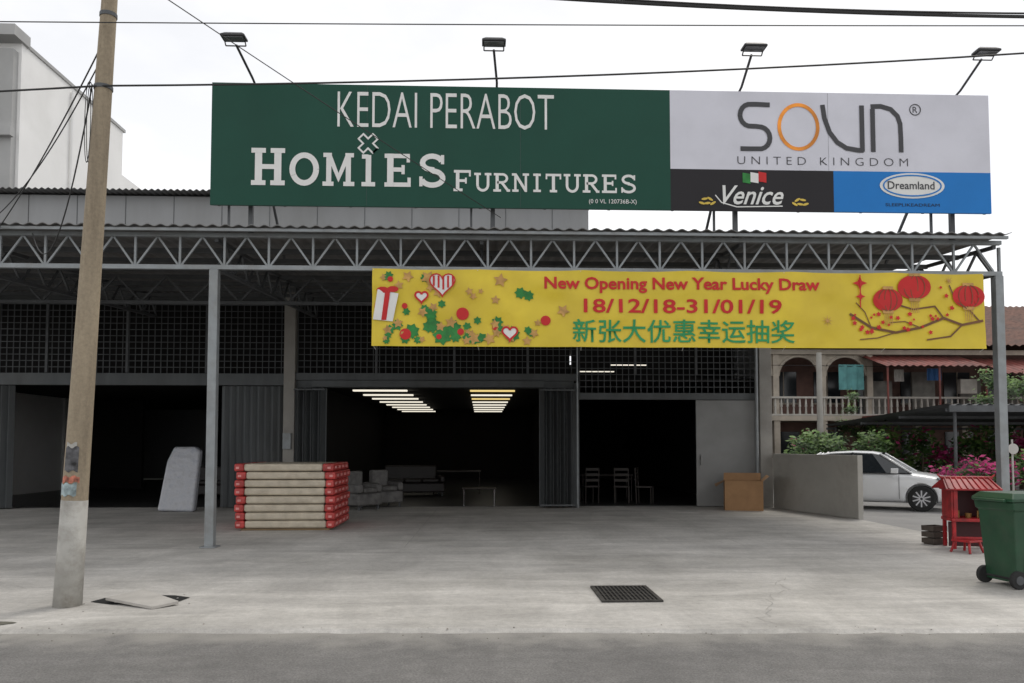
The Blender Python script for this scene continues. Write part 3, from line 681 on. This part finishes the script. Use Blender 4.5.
for P in stroke(arc(0.16,0.62,.06,.06,0,320,16),0.012): b.quad(*[(x,-.266-(z-.6)*.06,z) for x,z in P])
for P in stroke([(0.1,.5),(.22,.5)],0.015): b.quad(*[(x,-.266-(z-.6)*.06,z) for x,z in P])
b.make("emblem",galv,bn2,local=True)

# ------------------------------------------------------------ red altar
al=grp("red_shrine",(7.6,12.3,0),math.radians(-12))
rm=mat("shrine_red_mat",(0.36,0.012,0.016),0.45,var=0.3,scale=7,dirt=(0.12,0.012,0.014),dirt_amt=0.7,dirt_scale=4); rmd=mat("shrine_dark_mat",(0.05,0.008,0.01),0.6)
b=B()
for x in (-.26,.26):
    for y in (-.2,.2): b.box(x-.025,x+.025,y-.025,y+.025,0,.42)
b.box(-.3,.3,-.24,.24,.42,.47); b.box(-.29,.29,.19,.22,.47,.9); b.box(-.29,-.26,-.2,.19,.47,.9); b.box(.26,.29,-.2,.19,.47,.9); b.box(-.32,.32,-.26,.24,.9,.93)
b.box(-.3,.3,-.215,-.2,.15,.19); b.box(-.26,-.2,-.215,-.19,.47,.9); b.box(.2,.26,-.215,-.19,.47,.9)
b.make("cabinet",rm,al,local=True,bevel=0.006)
b=B()
for s_ in (-1,1):
    b.quad((-.40,s_*.32,.93),(.40,s_*.32,.93),(.34,0,1.09),(-.34,0,1.09)); b.quad((-.40,s_*.32,.91),(.40,s_*.32,.91),(.40,s_*.32,.93),(-.40,s_*.32,.93))
b.quad((-.4,-.32,.93),(-.4,.32,.93),(-.34,0,1.09)); b.quad((.4,-.32,.93),(.4,.32,.93),(.34,0,1.09)); b.tube((-.36,0,1.09),(.36,0,1.09),.025)
b.tube((-.36,0,1.09),(-.42,0,1.14),.02,.01); b.tube((.36,0,1.09),(.42,0,1.14),.02,.01)
for k in range(9): x=-.36+k*.09; b.tube((x,-.325,.935),(x*.88,-.01,1.095),.012,n=5)
b.make("roof",rm,al,local=True)
b=B(); b.box(-.25,.25,.17,.188,.48,.89); b.box(-.27,.27,.0,.02,.02,.40); b.make("recess",rmd,al,local=True)
b=B(); b.tube((0,-.05,.47),(0,-.05,.54),.04,.05,n=12); b.tube((-.14,-.05,.47),(-.14,-.05,.58),.015); b.tube((.14,-.05,.47),(.14,-.05,.58),.015); b.make("altar_objects",mat("brass_mat",(.30,.17,.05),.5,metal=.4),al,local=True)
st=grp("red_plastic_stool",(7.25,11.75,0),0.4)
b=B()
for x in (-.14,.14):
    for y in (-.14,.14): b.tube((x*1.1,y*1.1,0),(x*.8,y*.8,.16),.02)
b.box(-.15,.15,-.15,.15,.16,.19); b.make("stool",rm,st,local=True,bevel=.01)
jar=grp("wooden_crate",(7.33,12.75,0),.3); b=B()
for z in (0.02,.12,.22): b.box(-.13,.13,-.12,-.105,z,z+.08); b.box(-.13,.13,.105,.12,z,z+.08); b.box(-.145,-.13,-.12,.12,z,z+.08); b.box(.13,.145,-.12,.12,z,z+.08)
b.box(-.12,.12,-.1,.1,.0,.02); b.make("crate",mat("old_wood_mat",(.07,.055,.045),.9,var=.3,scale=9),jar,local=True)

# ------------------------------------------------------------ car
car=grp("parked_car",(10.08,20.5,-0.02),math.radians(-33))
paint=mat("car_paint_mat",(0.76,0.77,0.78),0.25,var=0.02,coat=0.6); cglass=mat("car_glass_mat",(0.02,0.025,0.03),0.06,var=0.1,spec=0.9); tyre=mat("tyre_mat",(0.018,0.018,0.018),0.85); alloy=mat("alloy_mat",(0.5,0.5,0.52),0.3,metal=0.8,var=0.05); lampm=mat("headlamp_mat",(0.35,0.37,0.4),0.08,var=0.3,scale=12,metal=0.4,spec=1); trim=mat("trim_mat",(0.02,0.02,0.022),0.5)
st_=[(-2.2,.60,.84,.3),(-2.12,.76,.99,.24),(-1.9,.82,1.03,.2),(-1.5,.845,1.04,.18),(-1.0,.85,.98,.18),(-.4,.85,.95,.17),(.3,.85,.94,.17),(.85,.85,.95,.18),(1.25,.845,.92,.18),(1.65,.82,.85,.19),(1.95,.74,.77,.22),(2.1,.58,.66,.28)]
b=B()
for x,hw,tp,bt in st_:
    half=[(0,bt),(hw*.88,bt),(hw*.99,bt+.14),(hw,.5*(bt+tp)),(hw*.985,tp-.12),(hw*.90,tp-.02),(hw*.5,tp+.02)]
    rg=[(x,-y,z) for y,z in half]+[(x,0,tp+.03)]+[(x,y,z) for y,z in half[:0:-1]]
    n_=len(rg); b.v+=rg
for k in range(len(st_)-1):
    for i in range(n_): b.f.append((k*n_+i,k*n_+(i+1)%n_,(k+1)*n_+(i+1)%n_,(k+1)*n_+i))
b.f.append(tuple(range(n_))); b.f.append(tuple(range((len(st_)-1)*n_,len(st_)*n_))[::-1])
body=b.make("body",paint,car,local=True,smooth=True,sub=2)
cut=B()
for x in (-1.28,1.27):
    for s_ in (-1,1): cut.tube((x,s_*.5,.33),(x,s_*1.1,.33),.355,n=32)
cutter=cut.make("wheel_cut",trim,car,local=True)
md=body.modifiers.new("b","BOOLEAN"); md.object=cutter; md.operation='DIFFERENCE'; md.solver='EXACT'
bpy.context.view_layer.update()
dg=bpy.context.evaluated_depsgraph_get(); nm=bpy.data.meshes.new_from_object(body.evaluated_get(dg))
body.modifiers.clear(); body.data=nm; bpy.data.objects.remove(cutter)
bot=[(-1.72,.72,.99),(-1.2,.80,.96),(-.35,.815,.93),(.5,.81,.93),(1.05,.74,.93)]
tp_=[(-1.05,.54,1.40),(-.8,.58,1.44),(-.3,.60,1.465),(.15,.59,1.45),(.35,.56,1.41)]
b=B()
for s_ in (-1,1):
    for k in range(4): b.quad((bot[k][0],s_*bot[k][1],bot[k][2]),(bot[k+1][0],s_*bot[k+1][1],bot[k+1][2]),(tp_[k+1][0],s_*tp_[k+1][1],tp_[k+1][2]-.03),(tp_[k][0],s_*tp_[k][1],tp_[k][2]-.03))
b.quad((1.05,-.74,.93),(1.05,.74,.93),(.35,.56,1.38),(.35,-.56,1.38)); b.quad((-1.72,-.72,.99),(-1.72,.72,.99),(-1.05,.54,1.37),(-1.05,-.54,1.37))
b.make("windows",cglass,car,local=True)
b=B()
for x,w_,z in tp_: b.v+=[(x,-w_-.02,z-.045),(x,-w_*.8,z),(x,0,z+.015),(x,w_*.8,z),(x,w_+.02,z-.045)]
for k in range(4):
    for i in range(4): b.f.append((k*5+i,k*5+i+1,k*5+6+i,k*5+5+i))
b.make("roof",paint,car,local=True,smooth=True)
b=B()
for s_ in (-1,1):
    b.tube((1.07,s_*.745,.93),(.34,s_*.57,1.4),.028); b.tube((-1.75,s_*.72,.99),(-1.04,s_*.55,1.4),.05); b.tube((-1.45,s_*.765,.98),(-.98,s_*.57,1.4),.04)
b.make("pillars",paint,car,local=True,smooth=True)
b=B()
for s_ in (-1,1):
    b.tube((-.32,s_*.825,.93),(-.28,s_*.615,1.43),.022); b.box(-.3,-.285,s_*.852-.004,s_*.852+.004,.28,.9); b.box(.78,.79,s_*.851-.004,s_*.851+.004,.3,.88)
    b.tube((-1.7,s_*.75,.985),(1.06,s_*.77,.925),.01)
b.make("trim",trim,car,local=True)
b=B()
for s_ in (-1,1): b.box(.62,.78,s_*.93-.09,s_*.93+.09,.93,1.05); b.box(-.15,.02,s_*.86-.012,s_*.86+.012,.75,.78); b.box(-1.1,-.93,s_*.86-.012,s_*.86+.012,.76,.79)
b.make("mirrors_handles",paint,car,local=True,bevel=.03)
b=B()
for s_ in (-1,1):
    i=len(b.v); b.v+=[(2.07,s_*.42,.66),(2.02,s_*.62,.64),(1.72,s_*.80,.72),(1.60,s_*.815,.82),(1.80,s_*.72,.82),(2.05,s_*.44,.73)]; b.f.append(tuple(range(i,i+6)))
ob=b.make("headlamps",lampm,car,local=True); md=ob.modifiers.new("s","SOLIDIFY"); md.thickness=.06; md.offset=0
b=B(); b.box(2.04,2.11,-.36,.36,.60,.66); b.box(2.0,2.07,-.48,.48,.32,.44); b.make("grille",trim,car,local=True,bevel=.02)
b=B(); b.box(2.10,2.125,-.24,.24,.47,.56); b.make("number_plate",trim,car,local=True)
b=B(); c2=B(); c3=B()
for x in (-1.28,1.27):
    for s_ in (-1,1):
        b.tube((x,s_*.62,.315),(x,s_*.835,.315),.315,n=32); c2.tube((x,s_*.80,.315),(x,s_*.839,.315),.205,n=24)
        for k in range(10):
            a=k*2*math.pi/10+.3; c3.bar((x+.03*math.cos(a),s_*.845,.315+.03*math.sin(a)),(x+.2*math.cos(a),s_*.845,.315+.2*math.sin(a)),.03)
b.make("tyres",tyre,car,local=True,bevel=.03); c2.make("rim_wells",trim,car,local=True); c3.make("rims",alloy,car,local=True)

# ------------------------------------------------------------ background right : terrace house
th=grp("terrace_house",(20,36,0))
cr=mat("house_cream_mat",(0.44,0.385,0.315),0.85,var=0.1,dirt=(0.23,0.20,0.165),dirt_amt=0.7,dirt_scale=1.2); pk=mat("house_wall_mat",(0.25,0.145,0.12),0.85,var=0.15,dirt=(0.14,0.09,0.08),dirt_amt=0.6)
tile=mat("roof_tile_mat",(0.15,0.075,0.055),0.8,var=0.35,scale=5,dirt=(.06,.05,.045),dirt_amt=.6); win=mat("window_glass_mat",(0.03,0.035,0.04),0.15,var=0.2)
b=B(); b.box(8,36,35.5,44,0,5.9); b.make("walls",pk,th)
XA=16.0
b=B(); b.box(8,36,32.8,35.5,2.62,2.82)
for k in range(15):
    b.box(8.2+k*2,8.45+k*2,32.85,33.1,0,2.62)
    if 8.2+k*2<=XA+.3: b.box(8.2+k*2,8.45+k*2,32.9,33.1,2.82,5.4)
b.box(8,36,32.8,33.15,5.4,5.6)
b.make("balcony_slab_and_columns",cr,th)
b=B()
for k in range(4):
    xc=9.32+k*2
    b.path([(xc-0.88*math.cos(a),33.0,4.5+0.85*math.sin(a)) for a in [i*math.pi/12 for i in range(13)]],0.07,n=6)
    for s_ in (-1,1):
        for q in range(5):
            a0=math.pi/2*q/5; b.quad((xc+s_*0.88*math.cos(a0),33,4.5+.85*math.sin(a0)),(xc+s_*0.88*math.cos(a0+math.pi/10),33,4.5+.85*math.sin(a0+math.pi/10)),(xc+s_*0.88*math.cos(a0+math.pi/10),33,5.4),(xc+s_*0.88*math.cos(a0),33,5.4))
b.make("arches",cr,th)
b=B(); wh=mat("balustrade_mat",(0.48,0.455,0.41),0.8,dirt=(0.27,0.25,0.21),dirt_amt=0.6)
b.box(8,36,32.82,32.95,3.55,3.63); b.box(8,36,32.82,32.95,2.83,2.9); x=8.1
while x<36: b.tube((x,32.88,2.9),(x,32.88,3.2),.05,.03,n=6); b.tube((x,32.88,3.2),(x,32.88,3.55),.055,.03,n=6); x+=.26
b.make("balustrade",wh,th)
b=B(); b2=B(); random.seed(9)
for k in range(14):
    x=9.0+k*2; b.box(x,x+1.2,35.44,35.5,3.0 if k%3==1 else 3.5,4.9)
    if k%3!=1: b2.box(x-.05,x+1.25,35.40,35.44,3.42,3.5)
    b2.box(x+.58,x+.62,35.41,35.445,3.5,4.9)
    b.box(x,x+1.3,35.44,35.5,0.9,2.2)
b.make("windows",win,th); b2.make("window_frames",cr,th)
b=B(); n=90
for i in range(n):
    xa=7.6+i*28.8/n; xb_=7.6+(i+1)*28.8/n; xm_=(xa+xb_)/2
    b.quad((xa,32.2,5.7),(xm_,32.2,5.78),(xm_,39.5,8.7),(xa,39.5,8.62)); b.quad((xm_,32.2,5.78),(xb_,32.2,5.7),(xb_,39.5,8.62),(xm_,39.5,8.7))
b.quad((7.6,39.5,8.6),(36.4,39.5,8.6),(36.4,45,6),(7.6,45,6)); b.quad((7.6,32.3,5.7),(7.6,39.5,8.6),(7.6,45,6))
b.make("roof",tile,th)
awn=mat("awning_red_mat",(0.19,0.05,0.04),0.7,var=0.3,dirt=(.09,.05,.045),dirt_amt=.6)
b=B()
corr(b,15.9,20.2,30.9,33.0,4.75,5.35,p=.3,a=.03); corr(b,20.6,27.5,30.6,33.0,4.45,5.25,p=.3,a=.03)
for x in (16.1,18.2,20.1,22.4,24.6,27): b.tube((x,31.0,2.8),(x,31.0,4.7),.04)
b.box(15.9,27.5,30.9,32.8,2.66,2.8)
b.make("awning",awn,th)
b=B()
for k in range(5):
    x=16.3+k*2.1; b.box(x,x+random.uniform(.9,1.6),33.4,33.5,2.83,2.83+random.uniform(1.2,2.0))
b.make("balcony_screens",mat("screen_mat",(.20,.19,.17),.8,var=.3,dirt=(.1,.09,.08),dirt_amt=.5),th)
b=B(); b.box(20.0,20.7,32.55,32.78,3.75,4.35); b.box(23.2,23.9,32.55,32.78,3.75,4.35); b.make("air_conditioners",wh,th)
lau=grp("laundry",(15,32.6,0))
teal=mat("cloth_teal_mat",(0.11,0.30,0.30),0.8,var=0.2); bl=mat("cloth_blue_mat",(0.05,0.16,0.4),0.8); wc=mat("cloth_white_mat",(0.5,0.48,0.45),0.8)
def cloth(nm,m,x,w,z,h):
    b=B(); n=10
    for i in range(n):
        a=x+w*i/n; c=x+w*(i+1)/n
        b.quad((a,32.6+.04*math.sin(i*1.7),z-h),(c,32.6+.04*math.sin((i+1)*1.7),z-h),(c,32.6+.02*math.sin((i+1)*1.7),z),(a,32.6+.02*math.sin(i*1.7),z))
    b.make(nm,m,lau)
cloth("sheet",teal,14.85,1.05,4.95,1.05); cloth("shirt_blue",bl,18.6,.6,4.8,.5); cloth("shirt_white",wc,17.2,.4,4.75,.5)
b=B(); b.tube((8,32.6,4.95),(19.5,32.6,4.85),.012); b.make("line",wm,lau)
cp=grp("carport",(16,26,0))
b=B(); corr(b,12.9,24,21.6,29.5,2.72,2.35,p=.3,a=.03); b.make("roof",galv_d,cp)
b=B()
for x in (13.2,16.4,19.8,23.6):
    for y,zh in ((21.8,2.62),(29.3,2.28)): b.tube((x,y,0),(x,y,zh),.045)
for y in (21.7,24.2,26.7,29.4): zc=2.62-(y-21.6)*.047; b.box(12.9,24,y-.04,y+.04,zc-.08,zc)
b.box(12.9,24,21.53,21.58,2.52,2.70)
b.make("frame",galv_d,cp)
sp=grp("concrete_post",(12.05,28,0)); b=B(); b.tube((12.05,28,0),(12.05,28,4.9),.12,.09,n=12); b.make("shaft",lwm,sp)
fn=grp("boundary_wall",(14,30.5,0)); bx("wall",lwm,fn,8,36,30.0,30.15,0,1.1)
sn=grp("traffic_sign",(14.0,20.6,0)); b=B(); b.tube((14.0,20.6,0),(14.0,20.6,1.75),.025); b.tube((14,20.57,1.5),(14,20.55,1.5),.14,n=20); b.make("plate",wc,sn)
# ------------------------------------------------------------ foliage
lg=mat("leaf_green_mat",(0.05,0.105,0.025),0.6,var=0.4,scale=3); ll=mat("leaf_light_mat",(0.12,0.21,0.045),0.6,var=0.4,scale=3); mg=mat("bougainvillea_mat",(0.45,0.035,0.16),0.7,var=0.4); bark=mat("bark_mat",(0.10,0.075,0.05),0.9,var=0.3,scale=8)
def shrub(name,clumps,fl=0.0,n=500,s=.09):
    o=clumps[0]; g=grp(name,(o[0],o[1],0)); bs_=[B(),B(),B()]
    for (cx,cy,cz,r) in clumps:
        tone=random.random()
        for k in range(n):
            d=Vector((random.gauss(0,1),random.gauss(0,1),random.gauss(0,1))).normalized()*r*(random.random()**0.45)*random.uniform(.75,1.2)
            p=Vector((cx,cy,cz))+Vector((d.x,d.y,d.z*.85))
            if p.z<0.05: continue
            t1=Vector((random.gauss(0,1),random.gauss(0,1),random.gauss(0,.6))).normalized(); t2=t1.orthogonal().normalized(); q=s*random.uniform(.6,1.3)
            w=2 if random.random()<fl*(1.6 if d.z>0 else .5)*(1.8 if tone>.55 else .2) else (1 if (d.z>0.1*r and random.random()<.6) or random.random()<.15 else 0)
            bs_[w].quad(p-t1*q,p+t2*q*.45,p+t1*q,p-t2*q*.45)
    tb=B()
    for (cx,cy,cz,r) in clumps: tb.tube((cx,cy,0),(cx+.1,cy,cz),.04,.02,n=6)
    tb.make("stems",bark,g)
    for k,(m_,nn) in enumerate(((lg,"leaves"),(ll,"leaves_light"),(mg,"flowers"))):
        if bs_[k].f: bs_[k].make(nn,m_,g)
random.seed(21)
shrub("flowering_hedge",[(11.6+k*.6+random.uniform(-.2,.2),27.6+random.uniform(-.6,.6),random.uniform(.8,1.75),random.uniform(.5,.85)) for k in range(16)],fl=.3,n=420,s=.10)
shrub("garden_shrub",[(10.0+k*.5,25.2+random.uniform(-.3,.3),random.uniform(.8,1.7),.6) for k in range(6)],n=420,s=.09)
shrub("garden_shrub",[(12.6+k*.7,21.1+random.uniform(-.2,.2),random.uniform(.5,1.2),.5) for k in range(8)],n=350,s=.08,fl=.28)
def tree(x,y,h,r,nc=22):
    g=grp("tree",(x,y,0)); b=B(); b.tube((x,y,0),(x+.2,y,h*.6),.03*h,.015*h,n=8)
    for k in range(6):
        a=k*1.05; b.tube((x+.15,y,h*.45+.1*k),(x+r*.6*math.cos(a),y+r*.6*math.sin(a),h*.75),.012*h,.004*h,n=6)
    b.make("trunk",bark,g); q=[B(),B()]
    for c in range(nc):
        a=random.uniform(0,6.28); rr=r*random.random()**.5; c0=Vector((x+rr*math.cos(a),y+rr*math.sin(a),h*.72+random.uniform(-.25,.3)*h))
        for k in range(170):
            p=c0+Vector((random.gauss(0,.42),random.gauss(0,.42),random.gauss(0,.35)))*(r/3.0)
            t1=Vector((random.gauss(0,1),random.gauss(0,1),random.gauss(0,.6))).normalized(); t2=t1.orthogonal().normalized(); s=random.uniform(.1,.2)*min(1,r/2.5)
            q[1 if p.z>c0.z+.1 else 0].quad(p-t1*s,p+t2*s*.5,p+t1*s,p-t2*s*.5)
    q[0].make("leaves",lg,g); q[1].make("leaves_light",ll,g)
tree(31,50,9,4); tree(38,46,10,4); tree(19.6,28.3,4.4,1.3,16); tree(13.9,29.3,3.4,0.8,9)

# ------------------------------------------------------------ white building at left
wb=grp("concrete_building",(-20,30,0))
ww=mat("white_wall_mat",(0.84,0.835,0.82),0.85,var=0.04,scale=.6,dirt=(0.66,0.655,0.63),dirt_amt=0.5,dirt_scale=.35,bump=.1)
gw=mat("grey_wall_mat",(0.40,0.40,0.395),0.85,var=0.08,scale=.8,dirt=(0.28,0.28,0.27),dirt_amt=0.5,dirt_scale=.6)
o_=-.65
b=B(); b.box(-34,-14.25+o_,25.9,33.2,0,14.6); b.box(-34,-14.4+o_,33.2,36.2,0,12.9); b.make("white_walls",ww,wb)
b=B(); b.box(-34,-14.35+o_,25.62,25.9,0,14.3); b.make("front_wall",gw,wb)
b=B(); b.box(-34.3,-14.15+o_,25.3,26.2,14.6,14.95); b.box(-34,-14.2+o_,26.2,33.35,14.6,14.72); b.box(-34,-14.25+o_,25.4,25.62,11.4,11.7); b.make("roof_slab",gw,wb)
b=B(); b.box(-16.5+o_,-14.9+o_,25.56,25.62,12.2,13.0); b.box(-21.5,-18.5,25.56,25.62,12.2,13.0); b.make("windows",win,wb)
b=B(); b.box(-15.8+o_,-15.75+o_,25.53,25.56,12.2,13.0); b.box(-16.55+o_,-14.85+o_,25.5,25.56,12.1,12.2); b.make("sills",gw,wb)
b=B(); b.tube((-14.18+o_,29,0),(-14.18+o_,29,14.4),.05); b.make("downpipe",ww,wb)

# ------------------------------------------------------------ world, sun, camera
W=bpy.data.worlds.new("World"); S.world=W; W.use_nodes=True
nt=W.node_tree; N=nt.nodes; L=nt.links; bg_=N["Background"]
SE,SR=math.radians(60),math.radians(40)
sky=N.new("ShaderNodeTexSky"); sky.sky_type='NISHITA'; sky.sun_disc=False; sky.sun_elevation=SE; sky.sun_rotation=SR; sky.dust_density=3; sky.air_density=1
tc=N.new("ShaderNodeTexCoord"); mp=N.new("ShaderNodeMapping"); mp.inputs["Scale"].default_value=(1,1,2.2); L.new(tc.outputs["Generated"],mp.inputs[0])
n=N.new("ShaderNodeTexNoise"); n.inputs["Scale"].default_value=2.2; n.inputs["Detail"].default_value=7; n.inputs["Roughness"].default_value=.55; L.new(mp.outputs[0],n.inputs["Vector"])
r=N.new("ShaderNodeMapRange"); r.inputs[1].default_value=.38; r.inputs[2].default_value=.6; r.inputs[3].default_value=.80; r.inputs[4].default_value=1.0; L.new(n.outputs["Fac"],r.inputs[0])
mx=N.new("ShaderNodeMix"); mx.data_type='RGBA'; L.new(r.outputs[0],mx.inputs["Factor"]); L.new(sky.outputs[0],mx.inputs["A"])
# hazy overcast: brighter towards the horizon
sx=N.new("ShaderNodeSeparateXYZ"); L.new(tc.outputs["Generated"],sx.inputs[0])
rz=N.new("ShaderNodeMapRange"); rz.inputs[1].default_value=0.0; rz.inputs[2].default_value=0.85; rz.inputs[3].default_value=13.6; rz.inputs[4].default_value=8.8; L.new(sx.outputs["Z"],rz.inputs[0])
vs=N.new("ShaderNodeVectorMath"); vs.operation='SCALE'; vs.inputs[0].default_value=(.99,.99,1.0); L.new(rz.outputs[0],vs.inputs["Scale"]); L.new(vs.outputs[0],mx.inputs["B"])
L.new(mx.outputs["Result"],bg_.inputs["Color"]); bg_.inputs["Strength"].default_value=0.1
sd=bpy.data.lights.new("sun","SUN"); sd.energy=1.2; sd.angle=math.radians(16); sd.color=(1,.95,.87)
so=bpy.data.objects.new("sun",sd); S.collection.objects.link(so)
dirv=Vector((math.sin(SR)*math.cos(SE),math.cos(SR)*math.cos(SE),math.sin(SE)))
so.rotation_euler=dirv.to_track_quat('Z','Y').to_euler()
cd=bpy.data.cameras.new("camera"); cam=bpy.data.objects.new("camera",cd); S.collection.objects.link(cam)
cam.location=(0,0,1.6); cam.rotation_euler=(math.radians(90+2.8),0,math.radians(-2.2))
cd.sensor_width=36; cd.lens=28.1; cd.shift_y=0.063; cd.clip_end=1500; cd.clip_start=.05
S.camera=cam
S.view_settings.view_transform='Standard'; S.view_settings.look='None'; S.view_settings.exposure=0
